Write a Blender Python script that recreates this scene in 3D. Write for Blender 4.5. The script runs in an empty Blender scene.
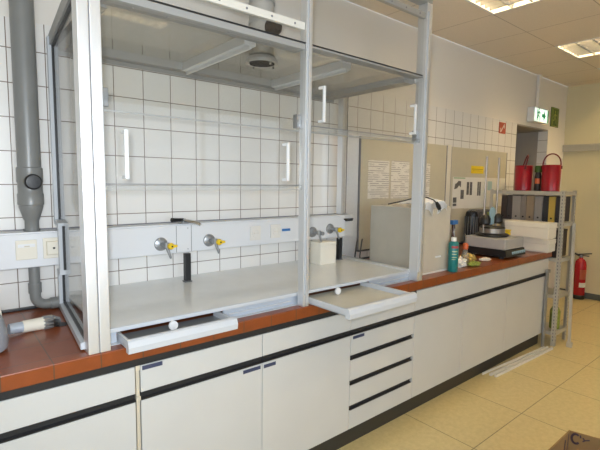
import bpy, bmesh, math, random
from mathutils import Vector, Matrix, noise
random.seed(7)
SC = bpy.context.scene
COL = SC.collection
PI = math.pi

# ------------------------------------------------------------------ materials
def _mat(name):
    m = bpy.data.materials.new(name); m.use_nodes = True
    nt = m.node_tree
    b = nt.nodes.get('Principled BSDF')
    return m, nt, b

def mat(name, col, rough=.5, metal=0., bump=0., bscale=60., var=0., vscale=12., spec=.5, coat=0.):
    m, nt, b = _mat(name)
    b.inputs['Base Color'].default_value = (*col, 1)
    b.inputs['Roughness'].default_value = rough
    b.inputs['Metallic'].default_value = metal
    b.inputs['Specular IOR Level'].default_value = spec
    b.inputs['Coat Weight'].default_value = coat
    tc = nt.nodes.new('ShaderNodeTexCoord')
    if var > 0:
        n = nt.nodes.new('ShaderNodeTexNoise'); n.inputs['Scale'].default_value = vscale
        n.inputs['Detail'].default_value = 5
        nt.links.new(tc.outputs['Object'], n.inputs['Vector'])
        r = nt.nodes.new('ShaderNodeValToRGB')
        r.color_ramp.elements[0].position = .3; r.color_ramp.elements[1].position = .7
        r.color_ramp.elements[0].color = (*[c*(1-var) for c in col], 1)
        r.color_ramp.elements[1].color = (*[min(1, c*(1+var)) for c in col], 1)
        nt.links.new(n.outputs['Fac'], r.inputs['Fac'])
        nt.links.new(r.outputs['Color'], b.inputs['Base Color'])
    if bump > 0:
        n2 = nt.nodes.new('ShaderNodeTexNoise'); n2.inputs['Scale'].default_value = bscale
        nt.links.new(tc.outputs['Object'], n2.inputs['Vector'])
        bp = nt.nodes.new('ShaderNodeBump'); bp.inputs['Strength'].default_value = bump
        bp.inputs['Distance'].default_value = .01
        nt.links.new(n2.outputs['Fac'], bp.inputs['Height'])
        nt.links.new(bp.outputs['Normal'], b.inputs['Normal'])
    return m

def tile_mat(name, c1, c2, grout, w, h, msize, axes, off, rough, var=0., vscale=3., mottled=None, bump=.3, spec=.5):
    """square tiling from world position; axes = which world axes give tile u, v"""
    m, nt, b = _mat(name)
    g = nt.nodes.new('ShaderNodeNewGeometry')
    s = nt.nodes.new('ShaderNodeSeparateXYZ'); nt.links.new(g.outputs['Position'], s.inputs[0])
    c = nt.nodes.new('ShaderNodeCombineXYZ')
    for i, a in enumerate(axes):
        ad = nt.nodes.new('ShaderNodeMath'); ad.operation = 'ADD'; ad.inputs[1].default_value = off[i]
        nt.links.new(s.outputs['XYZ'.index(a)], ad.inputs[0]); nt.links.new(ad.outputs[0], c.inputs[i])
    br = nt.nodes.new('ShaderNodeTexBrick')
    br.offset = 0; br.squash = 1
    br.inputs['Scale'].default_value = 1
    br.inputs['Brick Width'].default_value = w; br.inputs['Row Height'].default_value = h
    br.inputs['Mortar Size'].default_value = msize; br.inputs['Mortar Smooth'].default_value = .1
    br.inputs['Color1'].default_value = (*c1, 1); br.inputs['Color2'].default_value = (*c2, 1)
    br.inputs['Mortar'].default_value = (*grout, 1)
    nt.links.new(c.outputs[0], br.inputs['Vector'])
    out = br.outputs['Color']
    if mottled:
        n = nt.nodes.new('ShaderNodeTexNoise'); n.inputs['Scale'].default_value = vscale; n.inputs['Detail'].default_value = 8
        n.inputs['Roughness'].default_value = .65
        nt.links.new(g.outputs['Position'], n.inputs['Vector'])
        r = nt.nodes.new('ShaderNodeValToRGB')
        r.color_ramp.elements[0].position = .35; r.color_ramp.elements[1].position = .65
        r.color_ramp.elements[0].color = (*mottled[0], 1); r.color_ramp.elements[1].color = (*mottled[1], 1)
        nt.links.new(n.outputs['Fac'], r.inputs['Fac'])
        mx = nt.nodes.new('ShaderNodeMix'); mx.data_type = 'RGBA'; mx.blend_type = 'MULTIPLY'
        mx.inputs['Factor'].default_value = 1
        nt.links.new(out, mx.inputs[6]); nt.links.new(r.outputs['Color'], mx.inputs[7])
        out = mx.outputs[2]
    nt.links.new(out, b.inputs['Base Color'])
    b.inputs['Roughness'].default_value = rough
    b.inputs['Specular IOR Level'].default_value = spec
    if bump:
        bp = nt.nodes.new('ShaderNodeBump'); bp.invert = True
        bp.inputs['Strength'].default_value = bump; bp.inputs['Distance'].default_value = .002
        nt.links.new(br.outputs['Fac'], bp.inputs['Height']); nt.links.new(bp.outputs['Normal'], b.inputs['Normal'])
    return m

def glass_mat(name, tint=(.93, .94, .93), haze=0., hazecol=(.6, .6, .58), refl=1.):
    m = bpy.data.materials.new(name); m.use_nodes = True
    nt = m.node_tree; nt.nodes.clear()
    o = nt.nodes.new('ShaderNodeOutputMaterial')
    t = nt.nodes.new('ShaderNodeBsdfTransparent'); t.inputs[0].default_value = (*tint, 1)
    g = nt.nodes.new('ShaderNodeBsdfGlossy'); g.inputs['Roughness'].default_value = .02
    f = nt.nodes.new('ShaderNodeFresnel')
    ge = nt.nodes.new('ShaderNodeNewGeometry')
    ir = nt.nodes.new('ShaderNodeMapRange'); ir.inputs['To Min'].default_value = 1.45; ir.inputs['To Max'].default_value = 1/1.45
    nt.links.new(ge.outputs['Backfacing'], ir.inputs['Value']); nt.links.new(ir.outputs[0], f.inputs['IOR'])
    mu = nt.nodes.new('ShaderNodeMath'); mu.operation = 'MULTIPLY'; mu.inputs[1].default_value = refl
    nt.links.new(f.outputs[0], mu.inputs[0])
    mx = nt.nodes.new('ShaderNodeMixShader'); nt.links.new(mu.outputs[0], mx.inputs[0])
    nt.links.new(t.outputs[0], mx.inputs[1]); nt.links.new(g.outputs[0], mx.inputs[2])
    last = mx
    if haze > 0:
        d = nt.nodes.new('ShaderNodeBsdfDiffuse'); d.inputs[0].default_value = (*hazecol, 1)
        m2 = nt.nodes.new('ShaderNodeMixShader'); m2.inputs[0].default_value = haze
        nt.links.new(mx.outputs[0], m2.inputs[1]); nt.links.new(d.outputs[0], m2.inputs[2]); last = m2
    nt.links.new(last.outputs[0], o.inputs['Surface'])
    return m

def emit_mat(name, col, strength):
    m, nt, b = _mat(name)
    b.inputs['Base Color'].default_value = (*col, 1)
    b.inputs['Emission Color'].default_value = (*col, 1)
    b.inputs['Emission Strength'].default_value = strength
    return m

def line_mat(name, paper, ink, pitch, duty, axis='Z', keep=.5):
    """printed paper: rows of broken lines"""
    m, nt, b = _mat(name)
    g = nt.nodes.new('ShaderNodeNewGeometry')
    s = nt.nodes.new('ShaderNodeSeparateXYZ'); nt.links.new(g.outputs['Position'], s.inputs[0])
    d = nt.nodes.new('ShaderNodeMath'); d.operation = 'DIVIDE'; d.inputs[1].default_value = pitch
    nt.links.new(s.outputs['XYZ'.index(axis)], d.inputs[0])
    fr = nt.nodes.new('ShaderNodeMath'); fr.operation = 'FRACT'; nt.links.new(d.outputs[0], fr.inputs[0])
    lt = nt.nodes.new('ShaderNodeMath'); lt.operation = 'LESS_THAN'; lt.inputs[1].default_value = duty
    nt.links.new(fr.outputs[0], lt.inputs[0])
    mp = nt.nodes.new('ShaderNodeMapping'); mp.inputs['Scale'].default_value = (14, 14, 40)
    nt.links.new(g.outputs['Position'], mp.inputs['Vector'])
    n = nt.nodes.new('ShaderNodeTexNoise'); n.inputs['Scale'].default_value = 1; nt.links.new(mp.outputs[0], n.inputs['Vector'])
    gt = nt.nodes.new('ShaderNodeMath'); gt.operation = 'GREATER_THAN'; gt.inputs[1].default_value = keep
    nt.links.new(n.outputs['Fac'], gt.inputs[0])
    mu = nt.nodes.new('ShaderNodeMath'); mu.operation = 'MULTIPLY'
    nt.links.new(lt.outputs[0], mu.inputs[0]); nt.links.new(gt.outputs[0], mu.inputs[1])
    mx = nt.nodes.new('ShaderNodeMix'); mx.data_type = 'RGBA'
    nt.links.new(mu.outputs[0], mx.inputs['Factor'])
    mx.inputs[6].default_value = (*paper, 1); mx.inputs[7].default_value = (*ink, 1)
    nt.links.new(mx.outputs[2], b.inputs['Base Color'])
    b.inputs['Roughness'].default_value = .7
    return m

GROUT = (.20, .15, .12)
M = {}
M['wall_tile'] = tile_mat('wall_tile', (.82, .80, .77), (.80, .785, .755), GROUT, .15, .15, .0021, 'XZ', (0, .0234 + .0), .18, bump=.25)
M['wall_paint'] = mat('wall_paint', (.77, .735, .68), .8, bump=.03, bscale=200)
M['far_paint'] = mat('far_paint', (.68, .62, .42), .8, bump=.04, bscale=150)
M['ceiling'] = tile_mat('ceiling_tile', (.84, .75, .63), (.82, .735, .615), (.46, .39, .31), .6, .6, .0035, 'XY', (-3.14 + 6, .57 + 6), .9,
                        vscale=90, mottled=((.93, .93, .93), (1, 1, 1)), bump=.2)
M['floor'] = tile_mat('floor_tile', (.60, .50, .26), (.62, .515, .275), (.24, .20, .11), .61, .61, .003, 'XY', (-2.02 + 6.1, 1.18 + 6.1), .33,
                      vscale=32, mottled=((.86, .86, .83), (1.0, 1.0, 1.0)), bump=.15)
M['terracotta'] = tile_mat('terracotta', (.27, .064, .015), (.245, .058, .014), (.12, .06, .035), .1475, .16, .0022, 'XY', (1.4756, .7685 + 1.6 + .10), .28,
                           vscale=9, mottled=((.78, .78, .78), (1, 1, 1)), bump=.2, spec=.6)
M['laminate'] = mat('laminate', (.555, .56, .55), .38, var=.015, vscale=5)
M['carcass'] = mat('carcass', (.45, .42, .36), .6)
M['rubber'] = mat('rubber', (.018, .019, .022), .38)
M['edge_cream'] = mat('edge_cream', (.55, .50, .40), .5)
M['plinth'] = mat('plinth', (.035, .033, .028), .45)
M['alu'] = mat('alu', (.80, .81, .82), .42, .85)
M['alu_dark'] = mat('alu_dark', (.42, .42, .41), .4, .45)
M['groove'] = mat('groove', (.20, .20, .22), .6)
M['white_rail'] = mat('white_rail', (.74, .72, .66), .4)
M['slab'] = mat('slab', (.77, .785, .775), .16, var=.02)
M['slab_white'] = mat('slab_white', (.53, .56, .60), .3)
M['blue_grey'] = mat('blue_grey', (.46, .52, .60), .35, .2)
M['tray_in'] = mat('tray_in', (.30, .32, .34), .3, .3)
M['tray_beige'] = mat('tray_beige', (.62, .60, .52), .4, var=.03)
M['white_plastic'] = mat('white_plastic', (.76, .77, .78), .35)
M['trunk'] = mat('trunk', (.72, .735, .76), .4)
M['cream'] = mat('cream', (.76, .72, .62), .4)
M['cream_dark'] = mat('cream_dark', (.55, .48, .36), .45)
M['pipe'] = mat('pipe', (.20, .205, .20), .34, var=.04)
M['pipe_light'] = mat('pipe_light', (.42, .40, .36), .45)
M['cream_pale'] = mat('cream_pale', (.75, .735, .70), .4)
M['frame_grey'] = mat('frame_grey', (.33, .33, .325), .45)
M['canister_grey'] = mat('canister_grey', (.34, .36, .40), .35)
M['matt_black'] = mat('matt_black', (.01, .01, .012), .95, spec=.1)
M['profile_white'] = mat('profile_white', (.78, .77, .74), .35, .2)
M['pipe_dark'] = mat('pipe_dark', (.13, .135, .135), .4)
M['black'] = mat('black', (.012, .012, .013), .4)
M['black_gloss'] = mat('black_gloss', (.012, .012, .016), .15)
M['dark_brown'] = mat('dark_brown', (.035, .026, .022), .45)
M['metal_grey'] = mat('metal_grey', (.33, .34, .35), .35, .6)
M['chrome'] = mat('chrome', (.75, .75, .75), .15, 1.)
M['yellow'] = mat('yellow', (.80, .55, .02), .4)
M['label_blue'] = mat('label_blue', (.045, .055, .11), .4)
M['blue_tag'] = mat('blue_tag', (.03, .16, .45), .4)
M['box_white'] = mat('box_white', (.80, .76, .66), .7, var=.02)
M['beige_metal'] = mat('beige_metal', (.55, .51, .43), .25, var=.03)
M['board'] = mat('board', (.56, .52, .40), .45, var=.02)
M['panel_white'] = mat('panel_white', (.66, .69, .74), .4)
M['cloth'] = mat('cloth', (.86, .87, .88), .8)
M['paper'] = mat('paper', (.78, .76, .70), .7)
M['paper_lines'] = line_mat('paper_lines', (.78, .76, .71), (.40, .38, .37), .017, .36, keep=.46)
M['ink'] = mat('ink', (.12, .115, .11), .6, var=.5, vscale=40)
M['teal_pale'] = mat('teal_pale', (.42, .58, .58), .6)
M['green_ink'] = mat('green_ink', (.25, .45, .22), .6)
M['sticker'] = mat('sticker', (.82, .62, .02), .5)
M['sticker_ink'] = mat('sticker_ink', (.42, .30, .02), .5)
M['can_green'] = mat('can_green', (.006, .17, .17), .3)
M['can_white'] = mat('can_white', (.75, .74, .70), .3)
M['can_red'] = mat('can_red', (.42, .05, .06), .4)
M['can_lines'] = mat('can_lines', (.45, .52, .30), .4)
M['amber'] = mat('amber', (.07, .03, .018), .15)
M['orange'] = mat('orange', (.60, .12, .03), .4)
M['clear_plastic'] = glass_mat('clear_plastic', (.85, .85, .82), haze=.25, hazecol=(.6, .55, .45))
M['device_grey'] = mat('device_grey', (.40, .39, .38), .4)
M['pale_blue'] = mat('pale_blue', (.26, .42, .52), .35)
M['steel'] = mat('steel', (.36, .33, .30), .3, .7)
M['red'] = mat('red', (.36, .008, .018), .28, coat=.3)
M['red_dark'] = mat('red_dark', (.16, .006, .012), .35)
M['red_sign'] = mat('red_sign', (.40, .07, .03), .5)
M['sign_white'] = mat('sign_white', (.75, .72, .62), .5)
M['ext_red'] = mat('ext_red', (.42, .012, .02), .25)
M['green_sign'] = mat('green_sign', (.05, .11, .012), .5)
M['green_pale'] = mat('green_pale', (.30, .34, .08), .5)
M['exit_white'] = emit_mat('exit_white', (.80, 1.0, .86), .9)
M['exit_green'] = emit_mat('exit_green', (.01, .26, .10), .35)
M['tube'] = emit_mat('tube', (1.0, .73, .37), 55.)
M['louver'] = mat('louver', (.30, .31, .32), .3, .6)
M['cardboard'] = mat('cardboard', (.36, .23, .11), .8, var=.1)
M['cardboard_in'] = mat('cardboard_in', (.26, .155, .06), .8, var=.1)
M['cardboard_ink'] = mat('cardboard_ink', (.06, .035, .05), .7)
M['shelf_metal'] = mat('shelf_metal', (.50, .48, .42), .4, .3)
M['ladder_metal'] = mat('ladder_metal', (.62, .60, .54), .35, .4)
M['door_grey'] = mat('door_grey', (.36, .33, .29), .6)
M['skirting'] = mat('skirting', (.10, .11, .10), .6)
M['foil_green'] = mat('foil_green', (.25, .30, .06), .3, var=.4, vscale=40)
M['foil_gold'] = mat('foil_gold', (.45, .32, .08), .35, var=.4, vscale=40)
M['foil_white'] = mat('foil_white', (.72, .70, .64), .3)
M['glass'] = glass_mat('glass', (.965, .967, .965), refl=.9)
M['glass_upper'] = glass_mat('glass_upper', (.955, .955, .945), haze=.012, refl=.5)
M['glass_side'] = glass_mat('glass_side', (.96, .96, .955), haze=.02, hazecol=(.6, .6, .6), refl=.5)
M['glass_top'] = glass_mat('glass_top', (.84, .84, .825), haze=.03, hazecol=(.62, .62, .60), refl=.5)
M['glass_edge'] = glass_mat('glass_edge', (.93, .935, .93), haze=.12, hazecol=(.6, .6, .6), refl=.5)
for i, c in enumerate([(.05, .035, .03), (.28, .26, .24), (.06, .05, .05), (.22, .19, .17), (.25, .19, .13), (.23, .22, .22), (.02, .02, .025), (.42, .30, .06), (.03, .025, .03)]):
    M['spine%d' % i] = mat('spine%d' % i, c, .5)

# ------------------------------------------------------------------ mesh helpers
class MB:
    def __init__(s): s.bm = bmesh.new()
    def box(s, x0, x1, y0, y1, z0, z1, bevel=0., rot=None, piv=None):
        m = Matrix.Translation(((x0+x1)/2, (y0+y1)/2, (z0+z1)/2)) @ Matrix.Diagonal((abs(x1-x0), abs(y1-y0), abs(z1-z0), 1))
        if rot is not None:
            p = Vector(piv) if piv else Vector(((x0+x1)/2, (y0+y1)/2, (z0+z1)/2))
            m = Matrix.Translation(p) @ rot.to_4x4() @ Matrix.Translation(-p) @ m
        r = bmesh.ops.create_cube(s.bm, size=1, matrix=m)
        if bevel > 0:
            es = list({e for v in r['verts'] for e in v.link_edges})
            bmesh.ops.bevel(s.bm, geom=es, offset=bevel, segments=2, affect='EDGES', profile=.6)
        return s
    def cyl(s, a, b, r0, r1=None, seg=24, caps=True):
        a = Vector(a); b = Vector(b); r1 = r0 if r1 is None else r1
        d = b - a
        q = Vector((0, 0, 1)).rotation_difference(d.normalized()).to_matrix().to_4x4()
        m = Matrix.Translation((a+b)/2) @ q
        bmesh.ops.create_cone(s.bm, cap_ends=caps, segments=seg, radius1=r0, radius2=r1, depth=d.length, matrix=m)
        return s
    def tube(s, pts, r, seg=10, cap=True):
        pts = [Vector(p) for p in pts]; rings = []
        n = len(pts)
        rr = r if isinstance(r, (list, tuple)) else [r]*n
        up = None
        for i, p in enumerate(pts):
            t = ((pts[min(i+1, n-1)] - p).normalized() + (p - pts[max(i-1, 0)]).normalized()).normalized()
            if up is None:
                up = t.orthogonal().normalized()
            up = (up - t*up.dot(t)).normalized()
            w = t.cross(up)
            rings.append([s.bm.verts.new(p + (up*math.cos(2*PI*k/seg) + w*math.sin(2*PI*k/seg))*rr[i]) for k in range(seg)])
        for a, b in zip(rings, rings[1:]):
            for k in range(seg):
                s.bm.faces.new((a[k], a[(k+1) % seg], b[(k+1) % seg], b[k]))
        if cap:
            s.bm.faces.new(rings[0][::-1]); s.bm.faces.new(rings[-1])
        return s
    def lathe(s, prof, c, seg=32, axis='z'):
        """prof = [(r, h)], around axis through c"""
        c = Vector(c); rings = []
        for r, h in prof:
            ring = []
            for k in range(seg):
                a = 2*PI*k/seg
                v = {'z': (r*math.cos(a), r*math.sin(a), h), 'y': (r*math.cos(a), h, -r*math.sin(a)), 'x': (h, r*math.cos(a), r*math.sin(a))}[axis]
                ring.append(s.bm.verts.new(c + Vector(v)))
            rings.append(ring)
        for a, b in zip(rings, rings[1:]):
            for k in range(seg):
                s.bm.faces.new((a[k], a[(k+1) % seg], b[(k+1) % seg], b[k]))
        if prof[0][0] > 1e-5: s.bm.faces.new(rings[0][::-1])
        if prof[-1][0] > 1e-5: s.bm.faces.new(rings[-1])
        return s
    def prism(s, poly, ext):
        """poly: 3D points (planar), extruded by vector ext"""
        e = Vector(ext)
        a = [s.bm.verts.new(Vector(p)) for p in poly]; b = [s.bm.verts.new(Vector(p)+e) for p in poly]
        n = len(a)
        s.bm.faces.new(a[::-1]); s.bm.faces.new(b)
        for k in range(n):
            s.bm.faces.new((a[k], a[(k+1) % n], b[(k+1) % n], b[k]))
        return s
    def poly(s, pts):
        s.bm.faces.new([s.bm.verts.new(Vector(p)) for p in pts]); return s

def link(name, mb, m, base=(0, 0, 0), parent=None, smooth=False):
    bm = mb.bm
    bmesh.ops.remove_doubles(bm, verts=bm.verts, dist=1e-6)
    bmesh.ops.recalc_face_normals(bm, faces=bm.faces)
    b = Vector(base)
    me = bpy.data.meshes.new(name)
    for v in bm.verts: v.co -= b
    bm.to_mesh(me); bm.free()
    me.materials.append(M[m] if isinstance(m, str) else m)
    o = bpy.data.objects.new(name, me); COL.objects.link(o)
    if parent is not None: o.parent = parent
    else: o.location = b
    if smooth:
        for p in me.polygons: p.use_smooth = True
        me.set_sharp_from_angle(angle=math.radians(38))
    return o

class Thing:
    """an Empty at the thing's base; parts are given in world coordinates"""
    def __init__(s, name, base, label, cat, group=None):
        s.base = Vector(base)
        s.o = bpy.data.objects.new(name, None); COL.objects.link(s.o); s.o.location = s.base
        s.o.empty_display_size = .05
        s.o['label'] = label; s.o['category'] = cat
        if group: s.o['group'] = group
    def part(s, name, mb, m, parent=None, smooth=False, label=None):
        o = link(name, mb, m, s.base, parent or s.o, smooth)
        if label: o['label'] = label
        return o

def single(name, mb, m, label, cat, base, group=None, smooth=False):
    o = link(name, mb, m, base, None, smooth)
    o['label'] = label; o['category'] = cat
    if group: o['group'] = group
    return o

def struct(name, mb, m, parent=None):
    o = link(name, mb, m, (0, 0, 0), parent)
    if parent is None: o['kind'] = 'structure'
    return o

def copy_thing(src, loc, label):
    c = src.copy(); COL.objects.link(c); c.location = loc; c['label'] = label
    for ch in list(src.children):
        d = ch.copy(); COL.objects.link(d); d.parent = c
        for g in list(ch.children):
            e = g.copy(); COL.objects.link(e); e.parent = d
    return c

# ------------------------------------------------------------------ the room
CEIL = 2.82; XR = 6.35; XL = -2.6; YF = -4.6
TT = 2.205                                     # top of the wall tiling
DX0, DX1, DZ = 4.92, 5.80, 2.19                # door recess
b = MB(); b.box(XL, XR, YF, .0, -.08, 0); struct('floor', b, 'floor')
LUM = [(2.54, -1.17), (4.34, -1.17), (5.54, -1.17), (.74, -2.97), (2.54, -2.97), (4.34, -2.97)]
b = MB()
b.box(XL, XR, -.57, 0, CEIL, CEIL+.06); b.box(XL, XR, -2.37, -1.17, CEIL, CEIL+.06); b.box(XL, XR, YF, -2.97, CEIL, CEIL+.06)
for row in (-1.17, -2.97):
    x = XL
    for lx in sorted(q[0] for q in LUM if q[1] == row):
        b.box(x, lx, row, row+.6, CEIL, CEIL+.06); x = lx+.6
    b.box(x, XR, row, row+.6, CEIL, CEIL+.06)
struct('ceiling', b, 'ceiling')
# wall behind the bench: tiled below, painted above; opening for the recessed door
b = MB(); b.box(XL, DX0, 0, .12, 0, TT); b.box(DX1, XR, .004, .12, 0, TT)
wb = struct('wall_back', b, 'wall_tile')
b = MB(); b.box(XL, DX0, .004, .12, TT, CEIL); b.box(DX0, XR, .004, .12, TT, CEIL); b.box(DX1, XR, 0, .0035, 0, TT)
struct('trim_1', b, 'wall_paint')
b = MB(); b.box(XR, XR+.1, YF, .5, 0, CEIL); struct('wall_right', b, 'far_paint')
b = MB(); b.box(XL-.1, XL, YF, .12, 0, CEIL); struct('wall_left', b, 'wall_paint')
# wall behind the camera, its two unseen openings added to let fill light in
b = MB()
b.box(XL, XR, YF-.2, YF, 0, .9); b.box(XL, XR, YF-.2, YF, 2.5, CEIL)
for x0, x1 in ((XL, -2.2), (.6, 1.2), (4.0, XR)): b.box(x0, x1, YF-.2, YF, .9, 2.5)
struct('wall_front', b, 'wall_paint')
for i, (x0, x1) in enumerate(((-2.2, .6), (1.2, 4.0))):
    b = MB()
    for xa in (x0, (x0+x1)/2-.03, x1-.06): b.box(xa, xa+.06, YF-.14, YF-.08, .9, 2.5)
    b.box(x0, x1, YF-.139, YF-.081, .9, .96); b.box(x0, x1, YF-.139, YF-.081, 2.44, 2.5)
    w = struct('added_window_%d' % (i+1), b, 'white_plastic')  # unseen frames, added to give the fill light a source
    g = MB(); g.box(x0+.05, x1-.05, YF-.115, YF-.11, .95, 2.45)
    link('pane', g, 'glass', (0, 0, 0), w)
# recess of the door
b = MB()
b.box(DX0-.05, DX0, .12, .5, 0, DZ); b.box(DX1, DX1+.05, .12, .5, 0, DZ); b.box(DX0-.05, DX1+.05, .1201, .5, DZ+.0001, DZ+.06)
b.box(DX0, DX1, .006, .12, DZ, TT)
struct('trim_2', b, 'door_grey')
b = MB(); b.box(DX0, DX1, .45, .5, 0.002, DZ); d = struct('door_1', b, 'door_grey')
b = MB(); b.tube([(5.02, .45, 1.05), (5.02, .40, 1.05), (5.14, .40, 1.05)], .01)
link('door_handle', b, 'metal_grey', (0, 0, 0), d, True)
b = MB(); b.box(DX0, DX1, 0, .5, -.08, 0); struct('trim_3', b, 'floor')
b = MB(); b.box(XR-.012, XR, YF, -.0, 0, .08, .003); struct('baseboard_right', b, 'skirting')
b = MB(); b.box(XR-.05, XR, -2.5, -.003, 1.955, 2.045, .004); b.box(XR-.056, XR-.05, -2.5, -.003, 2.02, 2.04)
single('wall_conduit', b, 'shelf_metal', 'long grey cable duct running along the far cream wall', 'cable duct', (XR, -1.2, 1.955))

# ------------------------------------------------------------------ worktop, plinth
CF = -.7685; CT = .896; XE = 4.085             # counter front, top, right end
XS = -1.3
t = Thing('worktop', (1.4, -.38, .842), 'long worktop of glazed terracotta tiles along the tiled wall', 'worktop')
b = MB(); b.box(XS, XE, CF, -.001, .842, CT, .004); t.part('tile_surface', b, 'terracotta')
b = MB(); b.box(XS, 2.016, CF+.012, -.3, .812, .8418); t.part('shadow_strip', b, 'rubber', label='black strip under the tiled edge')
b = MB()
b.lathe([(0, 0), (.026, 0), (.03, .0012), (.03, .0016), (0, .0016)], (.105, -.345, CT), 24); t.part('drain_hole', b, 'black')
b = MB(); b.box(XS, XE, -.02, -.002, CT, CT+.012, .003); t.part('wall_joint', b, 'rubber')
b = MB(); b.box(XS, XE-.01, -.70, -.64, 0, .128); 
single('plinth', b, 'plinth', 'continuous dark plinth along the foot of the white base cabinets', 'plinth', (1.4, -.67, 0))

# ------------------------------------------------------------------ base cabinets
FY = -.7485; FT = .018
SZ0, SZ1 = .6685, .700                         # handle strip
def strip(mb, x0, x1, z0, z1, y=FY):
    # hollow grip profile: proud lip over a recess
    pr = [(x0, y+.004, z0), (x0, y-.004, z0+.003), (x0, y-.006, z0+.008), (x0, y+.006, z0+.012), (x0, y+.006, z1-.004), (x0, y-.002, z1), (x0, y+.016, z1), (x0, y+.016, z0)]
    mb.prism(pr, (x1-x0, 0, 0)); return mb
def label_tape(t, x0, x1, z0, z1, parent):
    b = MB(); b.box(x0, x1, FY-.0022, FY, z0, z1)
    lp = t.part('label_tape', b, 'label_blue', parent, label='small dark blue label tape')
    b = MB(); n = max(3, int((x1-x0)/.011))
    for k in range(n):
        if k % 4 == 3: continue
        xa = x0+.006+(x1-x0-.012)*k/n
        b.box(xa, xa+.0055, FY-.0027, FY-.0022, z0+.004, z1-.004)
    return lp
def front(t, name, x0, x1, z0, z1, m='laminate'):
    b = MB(); b.box(x0, x1, FY, FY+FT, z0, z1, .0015); return t.part(name, b, m)
def carcass(t, x0, x1):
    b = MB(); b.box(x0+.0005, x1-.0005, FY+FT+.003, -.012, .1281, .8115); t.part('body', b, 'carcass')
DB = .128
def base_cab(name, x0, x1, label, tapes_d=(), tapes_u=(), split=None, top=.806):
    t = Thing(name, ((x0+x1)/2, -.38, .128), label, 'cabinet', 'white base cabinets under the worktop')
    carcass(t, x0, x1)
    g = .0016
    d = front(t, 'drawer', x0+g, x1-g, SZ1+.001, top)
    b = strip(MB(), x0+g, x1-g, SZ0, SZ1); t.part('grip_strip', b, 'rubber', label='black recessed grip strip')
    xs = [x0] + ([split] if split else []) + [x1]
    ds = [front(t, 'door', a+g, c-g, DB, SZ0-.001) for a, c in zip(xs, xs[1:])]
    for a, c, z0, z1 in tapes_d: label_tape(t, a, c, z0, z1, ds[0])
    for a, c, z0, z1 in tapes_u: label_tape(t, a, c, z0, z1, d)
    return t
base_cab('base_cabinet', -.32, .270, 'white base cabinet at the left edge, below the grey canister and hose')
c1 = base_cab('base_cabinet', .288, .849, 'white base cabinet below the left pulled-out tray, label tape on its drawer',
         tapes_d=[(.745, .838, .645, .661)], tapes_u=[(.296, .375, .787, .803)])
b = MB(); b.box(.2725, .2855, FY+.0005, FY+.03, .001, .811, .002); b.box(.270, .2875, FY-.006, FY, .672, .689, .002); b.box(.270, .2875, FY-.004, FY, .79, .812, .002)
single('filler_strip', b, 'edge_cream', 'narrow cream filler strip in the gap between the two leftmost white cabinets', 'trim strip', (.279, FY, DB))
base_cab('base_cabinet', .849, 1.437, 'white base cabinet right of the one below the left tray, left of the drawer unit', tapes_d=[(.858, .925, .642, .658)])
# drawer unit
x0, x1 = 1.437, 2.016
t = Thing('drawer_cabinet', ((x0+x1)/2, -.38, .128), 'white drawer cabinet with four black grip strips below the right pulled-out tray', 'cabinet', 'white base cabinets under the worktop')
carcass(t, x0, x1); g = .0016
front(t, 'drawer', x0+g, x1-g, SZ1+.001, .806)
b = strip(MB(), x0+g, x1-g, SZ0, SZ1); t.part('grip_strip', b, 'rubber')
zs = [(SZ0-.001, .555), (.527, .410), (.381, .264), (.235, DB)]
for k, (za, zb) in enumerate(zs):
    f = front(t, 'drawer', x0+g, x1-g, zb, za)
    if k == 0: label_tape(t, 1.455, 1.545, za-.022, za-.006, f)
    if k < 3:
        b = strip(MB(), x0+.006, x1-.02, zb-.0275, zb-.001); t.part('grip_strip', b, 'rubber')
base_cab('base_cabinet', 2.016, 3.269, 'wide white double-door base cabinet right of the drawer unit', split=2.60, top=.83)
base_cab('base_cabinet', 3.269, 4.075, 'white base cabinet at the right end of the bench under the white boxes', top=.83)
b = MB(); b.box(4.0, 4.04, FY-.024, FY-.007, .001, .728, .003); b.box(3.985, 4.055, FY-.03, FY-.007, .70, .73, .004)
single('clamp_bar', b, 'metal_grey', 'flat grey bar hooked on the grip strip at the right end of the cabinets', 'bar', (4.02, FY-.015, .14))

# ------------------------------------------------------------------ fume hood
HT = 2.56; HZ = .953
t = Thing('fume_hood', (1.06, -.4, CT), 'large glazed aluminium fume hood standing on the tiled worktop', 'fume hood')
def post(x0, x1, y0=-.765, y1=-.70, z0=CT+.0005, z1=HT, lab=None):
    b = MB(); xm = (x0+x1)/2
    b.box(x0, xm-.0015, y0, y1, z0, z1, .003); b.box(xm+.0015, x1, y0, y1, z0, z1, .003)
    p = t.part('front_post', b, 'alu')
    b = MB(); b.box(xm-.003, xm+.003, y0+.004, y1-.004, z0, z1-.002); t.part('groove', b, 'groove', p)
post(.108, .182)
post(1.076, 1.114, y1=-.722)
post(2.004, 2.057)
for xa, xc in ((2.008, 2.016), (1.080, 1.087)):
    b = MB(); b.box(xa, xc, -.772, -.765, CT+.06, HT-.05, .003); t.part('guide_track', b, 'slab_white')
# frame top rails and rear posts
b = MB(); b.box(.108, 2.055, -.764, -.70, HT, HT+.06, .004); 
t.part('top_frame', b, 'alu_dark')
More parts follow.
